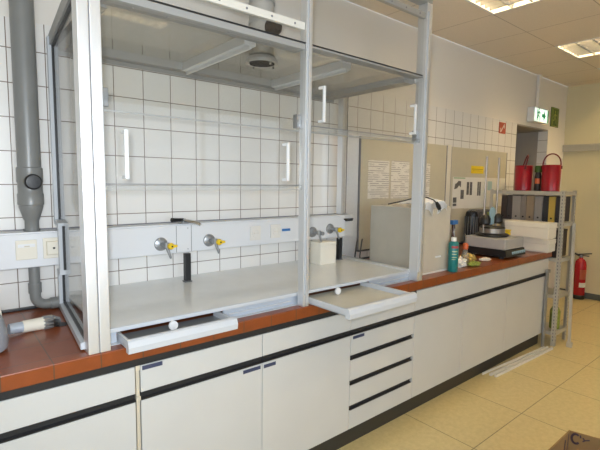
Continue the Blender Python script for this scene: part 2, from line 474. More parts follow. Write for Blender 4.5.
# left side screen: frame follows the service duct (notched), slightly angled in plan
def SX(y): return .112 + (.172-.112)*(y+.76)/.71
def side_frame_left():
    def bar(mb, pts, w=.022, th=.026):
        for (y0, z0), (y1, z1) in zip(pts, pts[1:]):
            a = Vector((SX(y0), y0, z0)); c = Vector((SX(y1), y1, z1)); d = (c-a)
            L = d.length; dn = d.normalized()
            side = Vector((1, 0, 0)); side = (side - dn*side.dot(dn)).normalized(); up = dn.cross(side)
            poly = [a-dn*w*.5+side*th*.5+up*w*.5, a-dn*w*.5-side*th*.5+up*w*.5, a-dn*w*.5-side*th*.5-up*w*.5, a-dn*w*.5+side*th*.5-up*w*.5]
            mb.prism(poly, dn*(L+w))
        return mb
    zt = 2.13
    outline = [(-.70, .91), (-.115, .91), (-.115, 1.01), (-.17, 1.01), (-.17, 1.085), (-.045, 1.085)]
    b = bar(MB(), [(-.70, .915), (-.095, .915), (-.095, 1.075), (-.165, 1.085), (-.165, 1.295), (-.045, 1.305), (-.045, zt)], .024, .042)
    fr = t.part('side_frame', b, 'slab_white')
    b = bar(MB(), [(-.045, zt), (-.70, zt)], .05); t.part('top_rail', b, 'alu_dark', fr)
    b = bar(MB(), [(-.69, .932), (-.112, .932), (-.112, 1.09), (-.182, 1.10), (-.182, 1.29), (-.062, 1.30), (-.062, zt-.03), (-.69, zt-.03)], .009, .010)
    t.part('gasket', b, 'rubber', fr)
    ys = [(-.69, .925), (-.10, .925), (-.10, 1.08), (-.17, 1.09), (-.17, 1.295), (-.05, 1.305), (-.05, zt-.02), (-.69, zt-.02)]
    b = MB(); b.prism([(SX(y), y, z) for y, z in ys], (.004, 0, 0)); t.part('pane', b, 'glass_side', fr)
side_frame_left()
# right side screen
b = MB()
b.box(1.985, 2.03, -.105, -.055, 1.275, 2.135, .003); b.box(1.995, 2.02, -.70, -.06, 2.11, 2.16); b.box(1.995, 2.02, -.70, -.10, HZ-.02, HZ+.012)
fr = t.part('side_frame', b, 'alu')
b = MB(); b.box(2.031, 2.036, -.106, -.054, 1.28, 2.11); t.part('gasket', b, 'groove', fr)
b = MB(); b.box(2.004, 2.008, -.70, -.10, HZ, 2.11); t.part('pane', b, 'glass_side', fr)
# ceiling of the hood: glass in a grey frame
CZ = 2.14
b = MB()
b.box(.186, 1.074, -.76, -.69, CZ-.03, CZ-.004, .002); b.box(1.0741, 1.99, -.76, -.70, CZ-.012, CZ-.004, .002); b.box(.186, 1.99, -.06, -.004, CZ-.04, CZ, .002)
b.box(.186, .225, -.69, -.06, CZ-.04, CZ-.002); b.box(1.90, 1.99, -.69, -.06, CZ-.04, CZ-.002)
b.box(.19, 1.99, -.005, -.003, CZ-.06, CZ-.04)
cf = t.part('ceiling_frame', b, 'frame_grey')
for xb in (.82, 1.42):
    b = MB(); b.box(xb-.03, xb+.03, -.69, -.06, CZ-.045, CZ-.002, .002); b.box(xb-.006, xb+.006, -.69, -.06, CZ-.06, CZ-.045); t.part('ceiling_beam', b, 'alu', cf)
b = MB(); b.box(.19, 1.985, -.762, -.756, CZ-.002, CZ+.003); t.part('edge_gasket', b, 'rubber', cf)
b = MB(); b.box(.19, 1.985, -.754, -.004, CZ-.001, CZ+.004); t.part('ceiling_pane', b, 'glass_top', cf)
for x in (.30, .43, .56, .69, .90, 1.0, 1.2, 1.32, 1.55, 1.68, 1.8):
    b = MB(); b.lathe([(.0, -.003), (.006, -.002), (.006, 0)], (x, -.725, CZ-(.03 if x < 1.07 else .012)), 10); t.part('screw', b, 'metal_grey', cf)
# fixed upper panes behind the sashes
Z1 = 1.745
for x0, x1 in ((.184, 1.074), (1.116, 2.002)):
    b = MB(); b.box(x0, x1, -.722, -.718, Z1, CZ-.03); p = t.part('upper_pane', b, 'glass_upper')
    b = MB(); b.box(x0, x1, -.7235, -.7165, Z1-.003, Z1+.0025); t.part('pane_edge', b, 'alu_dark', p)
    for xa in (x0, x1-.024):
        b = MB(); b.box(xa, xa+.024, -.735, -.705, Z1+.012, Z1+.075, .002); b.cyl((xa+.012, -.738, Z1+.045), (xa+.012, -.735, Z1+.045), .007)
        t.part('pane_clip', b, 'metal_grey', p)
# sliding sashes
def sash(x0, x1, zb, zt, hx, rail_m):
    b = MB(); b.box(x0, x1, -.746, -.742, zb+.012, zt); p = t.part('sash', b, 'glass')
    b = MB(); b.box(x0, x1, -.7485, -.7395, zb, zb+.023, .001); t.part('sash_profile', b, 'glass_edge', p)
    b = MB(); b.box(x0, x1, -.749, -.739, zb+.0231, zb+.0255); t.part('sash_edge', b, 'groove', p)
    b = MB(); b.box(x0, x1, -.757, -.735, zt-.001, zt+.032, .003); r = t.part('sash_rail', b, rail_m, p)
    for k in range(7):
        x = x0+.06+k*(x1-x0-.12)/6
        b = MB(); b.cyl((x, -.7585, zt+.015), (x, -.7565, zt+.015), .005, seg=10)
        t.part('rail_screw', b, 'groove', p)
    for x in hx:
        b = MB(); h = .165; z = zb+.045
        b.box(x-.007, x+.007, -.788, -.776, z, z+h, .004)
        b.box(x-.007, x+.007, -.788, -.746, z-.003, z+.010, .003); b.box(x-.007, x+.007, -.788, -.746, z+h-.010, z+h+.003, .003)
        t.part('sash_handle', b, 'white_plastic', p, label='white D-shaped sash handle')
sash(.186, 1.074, 1.465, 2.200, (.248, .962), 'white_rail')
sash(1.116, 2.002, 1.747, 2.470, (1.178, 1.900), 'alu_dark')
# work surface with a recessed front and two pull-out trays
b = MB(); b.box(.183, 2.10, -.70, -.003, HZ-.012, HZ, .003); ws = t.part('work_surface', b, 'slab')
b = MB(); b.box(.183, 2.002, -.712, -.700, HZ-.012, HZ+.005, .003); t.part('front_lip', b, 'slab_white', ws)
for xa, xc in ((.183, .2215), (.6745, 1.1285), (1.6385, 2.06)):
    b = MB(); b.box(xa, xc, -.698, -.69, CT+.003, HZ-.0125); t.part('apron', b, 'blue_grey', ws)
b = MB(); b.box(.183, 2.002, -.72, -.665, CT+.0005, CT+.0025, .0005); b.box(.70, 1.05, -.708, -.6985, CT+.02, CT+.0235); b.box(1.70, 2.002, -.708, -.6985, CT+.02, CT+.0235)
t.part('tray_runner', b, 'slab_white', ws)
def tray(x0, x1, yf, floor_m, knobx):
    z0, z1 = CT+.003, .9345; yb = -.64
    b = MB()
    b.box(x0, x1, yf+.02, yb, z0, z0+.004)
    b.box(x0, x0+.012, yf+.02, yb, z0, z1-.004, .002); b.box(x1-.012, x1, yf+.02, yb, z0, z1-.004, .002)
    tr = t.part('tray', b, 'slab_white')
    b = MB(); b.box(x0+.013, x1-.013, yf+.026, yb, z0+.0042, z0+.006); t.part('tray_floor', b, floor_m, tr)
    # rounded front rail
    pr = [(x0-.004, yf, z0-.010), (x0-.004, yf-.003, z0+.012), (x0-.004, yf+.004, z1-.003), (x0-.004, yf+.012, z1+.002), (x0-.004, yf+.026, z1+.001), (x0-.004, yf+.026, z0-.010)]
    b = MB(); b.prism(pr, (x1-x0+.008, 0, 0)); t.part('tray_front', b, 'slab_white', tr, smooth=False)
    b = MB(); b.box(x1+.004, x1+.010, yf+.006, yf+.024, z0+.002, z1-.008, .002); t.part('end_cap', b, 'black', tr)
    b = MB(); b.cyl((knobx, -.724, .925), (knobx, -.7135, .925), .0185, seg=28); t.part('drain_knob', b, 'white_plastic', tr, True, label='round white knob')
tray(.228, .668, -.822, 'tray_in', .435)
tray(1.135, 1.632, -1.025, 'tray_beige', 1.36)

# ------------------------------------------------------------------ exhaust duct
t = Thing('exhaust_duct', (1.062, -.425, 2.12), 'round grey exhaust duct rising from the fume hood ceiling', 'duct')
dc = (1.062, -.425)
b = MB(); b.cyl((*dc, 2.15), (*dc, CEIL-.002), .064, seg=36, caps=False); dp = t.part('pipe', b, 'pipe_light', smooth=True)
b = MB(); b.cyl((*dc, 2.30), (*dc, 2.318), .067, seg=36); b.cyl((*dc, 2.40), (*dc, 2.41), .067, seg=36); t.part('pipe_band', b, 'alu_dark', dp, True)
b = MB(); b.lathe([(.068, .004), (.070, -.003), (.084, -.003), (.084, .010), (.066, .03), (.06, .03)], (*dc, 2.112), 36); t.part('inlet_ring', b, 'alu_dark', smooth=True)
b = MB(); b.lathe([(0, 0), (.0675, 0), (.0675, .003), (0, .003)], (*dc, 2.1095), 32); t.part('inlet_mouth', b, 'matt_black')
for a in (0, 90, 180, 270):
    x, y = dc[0]+.077*math.cos(math.radians(a)), dc[1]+.077*math.sin(math.radians(a))
    b = MB(); b.cyl((x, y, 2.094), (x, y, 2.109), .006, seg=10); t.part('inlet_bolt', b, 'chrome')
b = MB(); b.lathe([(0, -.05), (.022, -.046), (.036, -.03), (.042, -.008), (.042, .012), (.03, .02), (.0, .02)], (1.075, -.505, 2.272), 24, 'y'); t.part('damper_knob', b, 'dark_brown', smooth=True)

# ------------------------------------------------------------------ service duct along the wall with its taps and sockets
t = Thing('service_duct', (.5, -.06, 1.11), 'long white service duct on the tiled wall carrying taps and sockets', 'cable duct')
TY = -.125
b = MB(); b.box(-1.3, 2.098, TY, -.002, 1.112, 1.262, .004); t.part('duct_body', b, 'trunk')
b = MB(); b.box(-1.3, 2.098, TY+.01, -.002, 1.262, 1.268); t.part('cover', b, 'trunk')
b = MB(); b.box(-1.3, 2.098, -.02, -.0025, 1.268, 1.272); b.box(.715, .718, TY-.0008, TY, 1.115, 1.26); b.box(.802, .805, TY-.0008, TY, 1.115, 1.26); t.part('joint', b, 'groove')

def socket(name, x0, x1, z0, z1, label, kind):
    t = Thing(name, ((x0+x1)/2, TY, z0), label, 'socket' if kind != 'switch' else 'switch', 'cream fittings on the service duct')
    b = MB(); b.box(x0, x1, TY-.009, TY, z0, z1, .003); t.part('plate', b, 'cream_pale' if kind == 'socket' else 'cream')
    xm, zm = (x0+x1)/2, (z0+z1)/2
    if kind == 'switch':
        b = MB(); b.box(x0+.008, x1-.008, TY-.0105, TY-.009, zm+.012, zm+.026, .0005); t.part('label_window', b, 'white_plastic')
        b = MB(); b.box(xm-.008, xm+.012, TY-.0112, TY-.0105, zm+.014, zm+.018); t.part('mark', b, 'cream_dark')
    elif kind == 'button':
        b = MB(); b.box(x0+.014, x1-.006, TY-.016, TY-.009, z0+.017, z1-.017, .004); r = t.part('rocker', b, 'cream')
        b = MB(); b.box(x0+.012, x1-.004, TY-.0098, TY-.009, z0+.015, z1-.015); t.part('surround', b, 'cream_dark')
        b = MB(); b.cyl((xm+.003, TY-.0175, zm), (xm+.003, TY-.016, zm), .005, seg=14); t.part('dot', b, 'black', r)
    else:
        b = MB(); b.lathe([(0, -.0095), (.019, -.0095), (.0195, -.0115), (.024, -.0115), (.0245, -.009)], (xm, TY, zm), 28, 'y'); t.part('socket_cup', b, 'cream_pale', smooth=True)
        b = MB()
        for s in (-1, 1): b.cyl((xm+s*.009, TY-.0105, zm), (xm+s*.009, TY-.0095, zm), .0025, seg=8)
        t.part('contact', b, 'cream_dark')
socket('blank_plate', -.018, .063, 1.150, 1.236, 'wide cream plate on the white duct, between the wall pipe and the left frame edge', 'switch')
socket('rocker_switch', .086, .163, 1.147, 1.240, 'cream push switch with a small dark dot just outside the left hood screen', 'button')
socket('wall_socket', 1.186, 1.262, 1.145, 1.232, 'left of the two cream sockets on the duct behind the left sash', 'socket')
socket('wall_socket', 1.340, 1.418, 1.148, 1.234, 'right of the two cream sockets on the duct, next to the blue tag', 'socket')
b = MB(); b.box(1.432, 1.500, TY-.003, TY, 1.186, 1.202, .001)
single('label_tag', b, 'blue_tag', 'small blue tag on the white duct beside the right cream socket', 'tag', (1.466, TY, 1.186))

def tap(x, z, label, handle=True, yaw=0):
    t = Thing('gas_tap', (x, TY, z), label, 'tap', 'gas taps on the service duct')
    b = MB(); b.lathe([(.0, -.016), (.02, -.015), (.034, -.008), (.036, 0), (0, 0)], (x, TY, z), 28, 'y'); t.part('rosette', b, 'metal_grey', smooth=True)
    b = MB(); b.tube([(x, TY-.01, z), (x+.004, TY-.06, z-.002)], .012, 14); b.lathe([(.0, -.012), (.015, -.010), (.016, .016), (0, .018)], (x+.004, TY-.06, z-.002), 18); t.part('valve_body', b, 'metal_grey', smooth=True)
    b = MB(); b.tube([(x+.006, TY-.062, z-.008), (x+.014, TY-.066, z-.035), (x+.024, TY-.07, z-.068)], [.008, .008, .0055], 12); t.part('hose_nozzle', b, 'metal_grey', smooth=True)
    b = MB()
    if handle:
        b.lathe([(0, -.016), (.014, -.015), (.018, -.006), (.016, .006), (.011, .012), (0, .012)], (x+.020, TY-.078, z-.003), 20, 'y')
        b.prism([(x+.016, TY-.096, z-.013), (x+.050, TY-.096, z-.007), (x+.050, TY-.096, z+.003), (x+.016, TY-.096, z+.008)], (0, .014, 0))
        h = t.part('handle', b, 'yellow', smooth=True, label='yellow tap handle')
        b = MB(); b.cyl((x+.022, TY-.0975, z-.003), (x+.022, TY-.0955, z-.003), .0045, seg=10); t.part('handle_dot', b, 'black', h)
    else:
        b.lathe([(0, -.016), (.012, -.015), (.014, -.006), (.012, .006), (.009, .012), (0, .012)], (x+.018, TY-.074, z-.003), 18, 'y'); t.part('handle', b, 'metal_grey', smooth=True)
tap(.630, 1.168, 'leftmost yellow-handled gas tap, left of the black support post')
tap(.912, 1.168, 'yellow-handled gas tap right of the black support post')
tap(1.695, 1.165, 'grey tap without yellow handle, above the white box behind the right sash', False)
tap(1.858, 1.178, 'rightmost yellow-handled gas tap, above the white box in the right bay')
# lattice posts standing on the work surface
def stand(x, y, label, ztop):
    t = Thing('support_post', (x, y, HZ), label, 'post', 'dark posts on the hood floor')
    b = MB(); b.box(x-.016, x+.016, y-.014, y+.014, HZ+.0005, ztop, .002); t.part('rod', b, 'black')
    b = MB(); b.box(x-.021, x+.021, y-.019, y+.019, HZ+.0003, HZ+.007, .002); t.part('foot', b, 'pipe_dark')
    return t
t = stand(.765, -.150, 'dark post on the hood floor below the black faucet, between two yellow taps', 1.111)
t = stand(1.93, -.150, 'dark post on the hood floor behind the white box in the right bay', 1.111)
t = Thing('faucet', (.76, -.11, 1.262), 'small black and chrome faucet on top of the white service duct', 'faucet')
b = MB(); b.cyl((.772, TY+.03, 1.268), (.772, TY+.03, 1.295), .014); b.box(.745, .80, TY-.005, TY+.045, 1.268, 1.276, .002); t.part('base', b, 'metal_grey', smooth=True)
b = MB(); b.tube([(.772, TY+.03, 1.288), (.735, TY+.01, 1.292), (.690, TY-.005, 1.293)], [.010, .009, .012], 12); t.part('lever', b, 'black', smooth=True)
b = MB(); b.tube([(.772, TY+.03, 1.284), (.80, TY-.01, 1.278), (.826, TY-.04, 1.272), (.835, TY-.05, 1.262)], [.012, .012, .010, .009], 12); t.part('spout', b, 'chrome', smooth=True)
b = MB(); b.box(.735, .80, TY-.002, TY, 1.114, 1.26, .0008); t.part('cover_plate', b, 'trunk')
for z in (1.245, 1.13):
    b = MB(); b.cyl((.782, TY-.003, z), (.782, TY-.001, z), .003, seg=8); t.part('screw', b, 'groove')
t = Thing('pinch_clip', (2.03, TY-.02, 1.23), 'small black clip at the right end of the white service duct', 'clip')
b = MB(); b.box(1.995, 2.085, TY-.012, TY, 1.234, 1.244, .002); t.part('jaw', b, 'black')
b = MB()
for k in range(3): b.cyl((2.015+k*.026, TY-.016, 1.232), (2.015+k*.026, TY-.002, 1.232), .0085, seg=12)
t.part('knob', b, 'black')
# white box below the taps
t = Thing('polystyrene_box', (1.745, -.18, HZ), 'white polystyrene box on the hood floor under the right bay taps', 'box')
b = MB(); b.box(1.672, 1.815, -.235, -.127, HZ+.0005, 1.085, .003); t.part('box_body', b, 'box_white')
b = MB(); b.box(1.670, 1.817, -.237, -.125, 1.0855, 1.105, .003); t.part('lid', b, 'box_white')
# black cables at the right of the hood
for k, (lab, dx) in enumerate((('left of the two thin black cables hanging below the wall board beside the hood', 0), ('right of the two thin black cables hanging below the wall board beside the hood', .055))):
    b = MB(); b.tube([(2.24+dx, -.04, 1.06), (2.21+dx, -.06, 1.04), (2.17+dx, -.09, 1.0), (2.15+dx, -.10, .95), (2.15+dx, -.10, CT+.007)], .006, 8)
    single('cable', b, 'black', lab, 'cable', (2.15+dx, -.10, CT), 'black cables beside the hood', smooth=True)

# ------------------------------------------------------------------ drain pipe on the wall, hose and canister (left)
t = Thing('drain_pipe', (.06, -.08, CT), 'thick grey plastic drain pipe running down the tiled wall at the left', 'pipe')
px, py = .056, -.07
b = MB(); b.cyl((px, py, 1.55), (px, py, CEIL-.002), .0465, seg=36); t.part('stack', b, 'pipe', smooth=True)
b = MB(); b.lathe([(.0465, 0), (.052, .004), (.052, .05), (.049, .055), (.049, .10), (.052, .105), (.052, .165), (.0475, .17)], (px, py, 1.385), 36); ac = t.part('access_fitting', b, 'pipe', smooth=True)
b = MB(); b.lathe([(0, -.075), (.028, -.073), (.034, -.066), (.034, -.04), (0, -.04)], (px+.004, py, 1.49), 28, 'y'); t.part('access_plug', b, 'black', ac, True, label='round black access plug')
b = MB(); b.lathe([(.0285, 0), (.0285, .045), (.032, .05), (.048, .105), (.048, .118)], (px, py, 1.272), 36); t.part('reducer', b, 'pipe', smooth=True)
b = MB(); b.cyl((px, py+.01, 1.2685), (px, py+.01, 1.278), .034, seg=28); t.part('collar', b, 'pipe_dark', smooth=True)
b = MB()
pts = [(px, py, 1.111), (px, py, 1.0), (px, py, .97)]
for k in range(1, 9):
    a = PI/2*k/8; pts.append((px+.045*(1-math.cos(a)), py, .97-.045*math.sin(a)))
pts.append((.30, py, .925)); b.tube(pts, .0225, 20); t.part('waste_pipe', b, 'pipe', smooth=True)
b = MB(); b.cyl((px, py, .985), (px, py, 1.03), .027, seg=24); t.part('pipe_socket', b, 'pipe', smooth=True)
b = MB(); b.cyl((.115, py, .925), (.15, py, .925), .0265, seg=24); t.part('pipe_socket', b, 'pipe', smooth=True)

t = Thing('drain_hose', (.02, -.33, CT), 'cream and grey hose lying on the tiles, its end in the drain hole', 'hose')
def P(f): return Vector((-.135, -.385, .926)).lerp(Vector((.112, -.342, .916)), f)
b = MB(); b.cyl(P(.22), P(.42), .020, .021, 24); t.part('blue_sleeve', b, 'blue_grey', smooth=True, label='blue-grey sleeve')
b = MB(); b.cyl(P(.40), P(.72), .0235, .0255, 24); t.part('cream_tube', b, 'cream', smooth=True, label='cream tube')
b = MB(); b.cyl(P(.70), P(.84), .0265, .0265, 24); b.cyl(P(.84), P(.95), .0265, .014, 24)
for k in range(12):
    a = 2*PI*k/12
    o = Vector((0, math.cos(a)*.026, math.sin(a)*.026)); b.cyl(P(.70)+o, P(.84)+o, .003, .003, 8)
t.part('ribbed_end', b, 'metal_grey', smooth=True, label='grey ribbed hose end')
t = Thing('canister', (-.19, -.50, CT), 'grey round canister at the left picture edge on the tiled worktop', 'canister')
cc = (-.207, -.50, CT+.0005)
b = MB(); b.lathe([(0, 0), (.095, 0), (.108, .008), (.112, .03), (.108, .07), (.098, .11), (.085, .14), (.07, .15), (0, .15)], cc, 40); t.part('vessel', b, 'canister_grey', smooth=True)
b = MB(); b.prism([(-.130, -.375, CT+.07), (-.108, -.375, CT+.03), (-.094, -.375, CT+.03), (-.104, -.375, CT+.125), (-.130, -.375, CT+.125)], (0, .02, 0)); b.box(-.18, -.12, -.43, -.355, CT+.10, CT+.125, .004)
t.part('grip', b, 'cream', label='cream grip')

# ------------------------------------------------------------------ boards, papers, stickers on the wall
def board(x0, x1, z0, z1, label, m='board'):
    t = Thing('wall_board', ((x0+x1)/2, -.001, z0), label, 'board')
    b = MB(); b.box(x0+.009, x1-.009, -.022, -.0015, z0, z1); t.part('panel', b, m)
    for xa, mm in ((x0, 'groove'), (x1-.009, 'groove')):
        b = MB(); b.box(xa, xa+.009, -.026, -.0015, z0, z1, .002); t.part('edge_profile', b, mm)
    b = MB(); b.box(x0+.0091, x1-.0091, -.026, -.0015, z0-.015, z0, .002); t.part('edge_profile', b, 'black' if z0 > .95 else 'groove')
board(2.262, 3.466, .975, 1.862, 'beige wall board directly right of the fume hood')
board(3.536, 4.672, .925, 1.858, 'beige wall board with a yellow sticker and photo sheets')
b = MB(); b.box(3.470, 3.532, -.030, -.0015, .91, 1.87, .003)
single('joint_profile', b, 'cream', 'light vertical strip between the two beige wall boards', 'trim strip', (3.50, -.015, .91))
b = MB(); b.box(2.105, 2.258, -.014, -.0015, CT+.014, 1.862, .002)
single('wall_panel', b, 'panel_white', 'narrow pale blue-white panel on the wall between hood and beige board', 'panel', (2.18, -.007, CT+.014))
def sheet(x0, x1, z0, z1, label, m='paper', y=-.0225, tilt=0.):
    b = MB(); b.box(x0, x1, y-.0012, y-.0002, z0, z1, rot=Matrix.Rotation(tilt, 3, 'Y')); 
    return b
for x0, x1, z0, z1, lab in ((2.36, 2.62, 1.378, 1.684, 'printed sheet on the board, leftmost of three seen through the hood'),
                            (2.645, 2.89, 1.375, 1.690, 'printed sheet on the board, middle of three seen through the hood'),
                            (2.945, 3.20, 1.372, 1.684, 'printed sheet on the board, half hidden by the right hood post')):
    single('printed_sheet', sheet(x0, x1, z0, z1, lab), 'paper_lines', lab, 'paper', ((x0+x1)/2, -.0225, z0), 'printed sheets behind the hood')
def photo_sheet(x0, x1, z0, z1, label, patches, y):
    t = Thing('photo_sheet', ((x0+x1)/2, y, z0), label, 'paper', 'sheets with photos on the right board')
    b = MB(); b.box(x0, x1, y-.0012, y-.0002, z0, z1); t.part('sheet', b, 'paper')
    for nm, m, poly in patches:
        b = MB(); b.prism([(x, y-.0018, z) for x, z in poly], (0, .0006, 0)); t.part(nm, b, m)
def R(x0, x1, z0, z1): return [(x0, z0), (x1, z0), (x1, z1), (x0, z1)]
photo_sheet(3.585, 3.815, 1.262, 1.572, 'white sheet with a green header and three small dark photos', [
    ('header', 'green_ink', R(3.60, 3.81, 1.557, 1.566)),
    ('photo', 'ink', [(3.615, 1.452), (3.665, 1.46), (3.70, 1.49), (3.735, 1.47), (3.735, 1.53), (3.69, 1.535), (3.655, 1.51), (3.63, 1.505)]),
    ('photo', 'ink', R(3.735, 3.795, 1.355, 1.445)), ('photo', 'ink', R(3.60, 3.665, 1.32, 1.372)), ('photo', 'ink', R(3.60, 3.665, 1.287, 1.312))], -.0222)
photo_sheet(3.817, 4.19, 1.258, 1.572, 'white sheet with two tall dark photo strips', [
    ('photo', 'ink', R(3.845, 3.89, 1.395, 1.525)), ('photo', 'ink', R(3.905, 3.95, 1.392, 1.525)),
    ('photo', 'ink', R(4.055, 4.085, 1.385, 1.528)), ('photo', 'ink', R(4.092, 4.125, 1.385, 1.528))], -.0222)
photo_sheet(4.192, 4.66, 1.262, 1.572, 'white sheet with a pale teal patch behind the threaded rods', [
    ('photo', 'teal_pale', R(4.265, 4.36, 1.44, 1.535))], -.0222)
t = Thing('sticker', (4.04, -.0222, 1.62), 'yellow sticker on the right beige board above the photo sheets', 'sticker')
b = MB(); b.box(3.915, 4.165, -.0236, -.0224, 1.612, 1.690); t.part('label_face', b, 'sticker')
b = MB(); b.box(3.93, 4.15, -.0241, -.0236, 1.653, 1.660); b.box(3.95, 4.13, -.0241, -.0236, 1.638, 1.642); t.part('text_line', b, 'sticker_ink')

# ------------------------------------------------------------------ things on the right part of the worktop
t = Thing('equipment_cabinet', (2.32, -.46, CT), 'grey-beige metal box unit standing right of the fume hood', 'appliance')
BX0, BX1, BY0, BY1, BZ = 2.125, 2.500, -.67, -.265, 1.346
b = MB(); b.box(BX0, BX1, BY0, BY1, CT+.006, BZ, .006); bx = t.part('housing', b, 'beige_metal')
b = MB(); b.box(BX0+.002, BX1-.002, BY0-.006, BY0, CT+.014, BZ-.004, .003); dd = t.part('front_door', b, 'beige_metal')
b = MB(); b.box(2.33, 2.39, BY0-.012, BY0-.006, 1.00, 1.012, .002); t.part('painted_glint', b, 'white_plastic', dd)  # white bar standing in for a glint on the glossy door
b = MB(); b.box(BX0+.002, BX1+.002, BY0-.009, BY0+.03, CT+.0005, CT+.013, .002); t.part('base_rail', b, 'white_rail')
# white cloth with a black plug on the box
t = Thing('cloth', (2.33, -.62, BZ), 'crumpled white cloth lying on top of the beige box unit', 'cloth')
bm = bmesh.new()
bmesh.ops.create_grid(bm, x_segments=26, y_segments=20, size=.5)
for v in bm.verts:
    u, w = v.co.x+.5, v.co.y+.5
    x = 2.180 + u*.245; y = -.715 + w*.25
    n = noise.noise(Vector((u*4.5, w*4.0, .3)))
    z = BZ+.030 + .018*n + .026*math.sin(PI*u)*math.sin(PI*min(1, w*1.2)) + .01*math.sin(u*17+w*5)*(.4+.6*u)
    if w < .22:
        f = (.22-w)/.22; y = -.684 - .012*math.sin(u*9) ; z = z - f*(.035+.035*math.sin(PI*min(1, max(0, u*1.15))))
    v.co = Vector((x, y, max(z, BZ+.003) if w >= .22 else z))
r = bmesh.ops.solidify(bm, geom=bm.faces, thickness=.006)
mb = MB(); mb.bm.free(); mb.bm = bm
t.part('fabric', mb, 'cloth', smooth=True)
t = Thing('power_plug', (2.255, -.70, 1.34), 'black plug and cord hanging over the white cloth', 'plug')
b = MB(); b.tube([(2.09, -.45, 1.362), (2.11, -.56, 1.388), (2.125, -.66, 1.415), (2.145, -.712, 1.416), (2.20, -.728, 1.400), (2.235, -.730, 1.378)], .004, 8); t.part('cord', b, 'black', smooth=True)
b = MB(); b.tube([(2.232, -.731, 1.382), (2.252, -.732, 1.360), (2.268, -.732, 1.340)], [.009, .015, .013], 14)
t.part('plug_body', b, 'black', smooth=True)
b = MB(); b.cyl((2.262, -.732, 1.341), (2.262, -.732, 1.322), .003, seg=8); b.cyl((2.276, -.732, 1.341), (2.283, -.732, 1.324), .003, seg=8); t.part('pin', b, 'metal_grey')

t = Thing('spray_can', (2.51, -.70, CT), 'tall dark green can with white cap on the worktop edge', 'can')
c = (2.478, -.722, CT+.0005); K = .034
b = MB(); b.lathe([(0, .006), (K-.006, .004), (K-.002, 0), (K, .006), (K, .195), (K-.006, .205), (.022, .212), (0, .212)], c, 32); cb = t.part('can_body', b, 'can_green', smooth=True)
b = MB(); b.lathe([(.018, .212), (.019, .212), (.019, .236), (.016, .240), (0, .240)], c, 24); t.part('cap', b, 'can_white', smooth=True)
def cyl_patch(c, r, a0, a1, z0, z1, n=8):
    b = MB(); lo = []; hi = []
    for k in range(n+1):
        a = math.radians(a0+(a1-a0)*k/n)
        lo.append(b.bm.verts.new((c[0]+r*math.cos(a), c[1]+r*math.sin(a), c[2]+z0))); hi.append(b.bm.verts.new((c[0]+r*math.cos(a), c[1]+r*math.sin(a), c[2]+z1)))
    for k in range(n): b.bm.faces.new((lo[k], lo[k+1], hi[k+1], hi[k]))
    return b
t.part('red_band', cyl_patch(c, K+.0006, 190, 275, .166, .182), 'can_red', cb)
for z0, z1, a0, a1 in ((.14, .147, 195, 262), (.122, .127, 195, 250), (.10, .105, 195, 255), (.086, .09, 195, 240)):
    t.part('text_line', cyl_patch(c, K+.0006, a0, a1, z0, z1), 'can_lines', cb)
t.part('white_panel', cyl_patch(c, K+.0006, 288, 330, .006, .175), 'can_white', cb)

t = Thing('bottle', (2.785, -.53, CT), 'slim dark brown bottle with a blue cap behind the green can', 'bottle')
c = (2.785, -.53, CT+.0005)
b = MB(); b.lathe([(0, 0), (.026, 0), (.028, .006), (.028, .14), (.02, .165), (.0125, .18), (.0125, .297), (0, .297)], c, 26); t.part('glass_body', b, 'amber', smooth=True)
b = MB(); b.box(c[0]-.034, c[0]+.038, c[1]-.018, c[1]+.018, c[2]+.2972, c[2]+.330, .005); t.part('cap', b, 'blue_tag')
t.part('painted_highlight', cyl_patch(c, .0137, 255, 340, .20, .265), 'can_white')  # white patch paints the highlight on the dark neck
t = Thing('bottle', (2.772, -.645, CT), 'clear plastic bottle with an orange-red cap among the clutter', 'bottle')
c = (2.772, -.645, CT+.0005)
b = MB(); b.lathe([(0, 0), (.025, 0), (.027, .006), (.027, .08), (.018, .105), (.016, .118), (0, .118)], c, 26); t.part('bottle_body', b, 'clear_plastic', smooth=True)
b = MB(); b.lathe([(.016, .1182), (.020, .121), (.021, .152), (.017, .162), (.008, .168), (0, .168)], c, 22); t.part('cap', b, 'orange', smooth=True)
b = MB(); b.tube([(c[0], c[1], CT+.168), (c[0]-.004, c[1], CT+.225), (c[0]-.045, c[1]-.01, CT+.24)], .0045, 10); t.part('nozzle', b, 'clear_plastic', smooth=True)
def crumple(name, label, cx, cy, sx, sy, h, m, seed):
    bm = bmesh.new(); bmesh.ops.create_icosphere(bm, subdivisions=4, radius=1)
    for v in bm.verts:
        n = noise.noise(v.co*2.3+Vector((seed, 0, 0)))*.38 + noise.noise(v.co*5+Vector((0, seed, 0)))*.2
        p = v.co*(1+n)
        v.co = Vector((cx+p.x*sx, cy+p.y*sy, CT+.001+max(0, (p.z+.72)*h*.6)))
    mb = MB(); mb.bm.free(); mb.bm = bm
    single(name, mb, m, label, 'packaging', (cx, cy, CT), 'crumpled packaging on the worktop')
crumple('crumpled_foil', 'crumpled white wrapper beside the green can', 2.68, -.665, .05, .035, .065, 'foil_white', 1.2)
crumple('crumpled_foil', 'crumpled golden wrapper in the middle of the clutter', 2.92, -.585, .085, .05, .06, 'foil_gold', 3.4)
crumple('crumpled_foil', 'flat dark green wrapper at the front of the clutter', 2.80, -.705, .075, .03, .03, 'foil_green', 5.1)
crumple('crumpled_foil', 'flat pale wrapper right of the golden one, by the grey shaker', 3.09, -.64, .06, .035, .02, 'foil_white', 7.7)

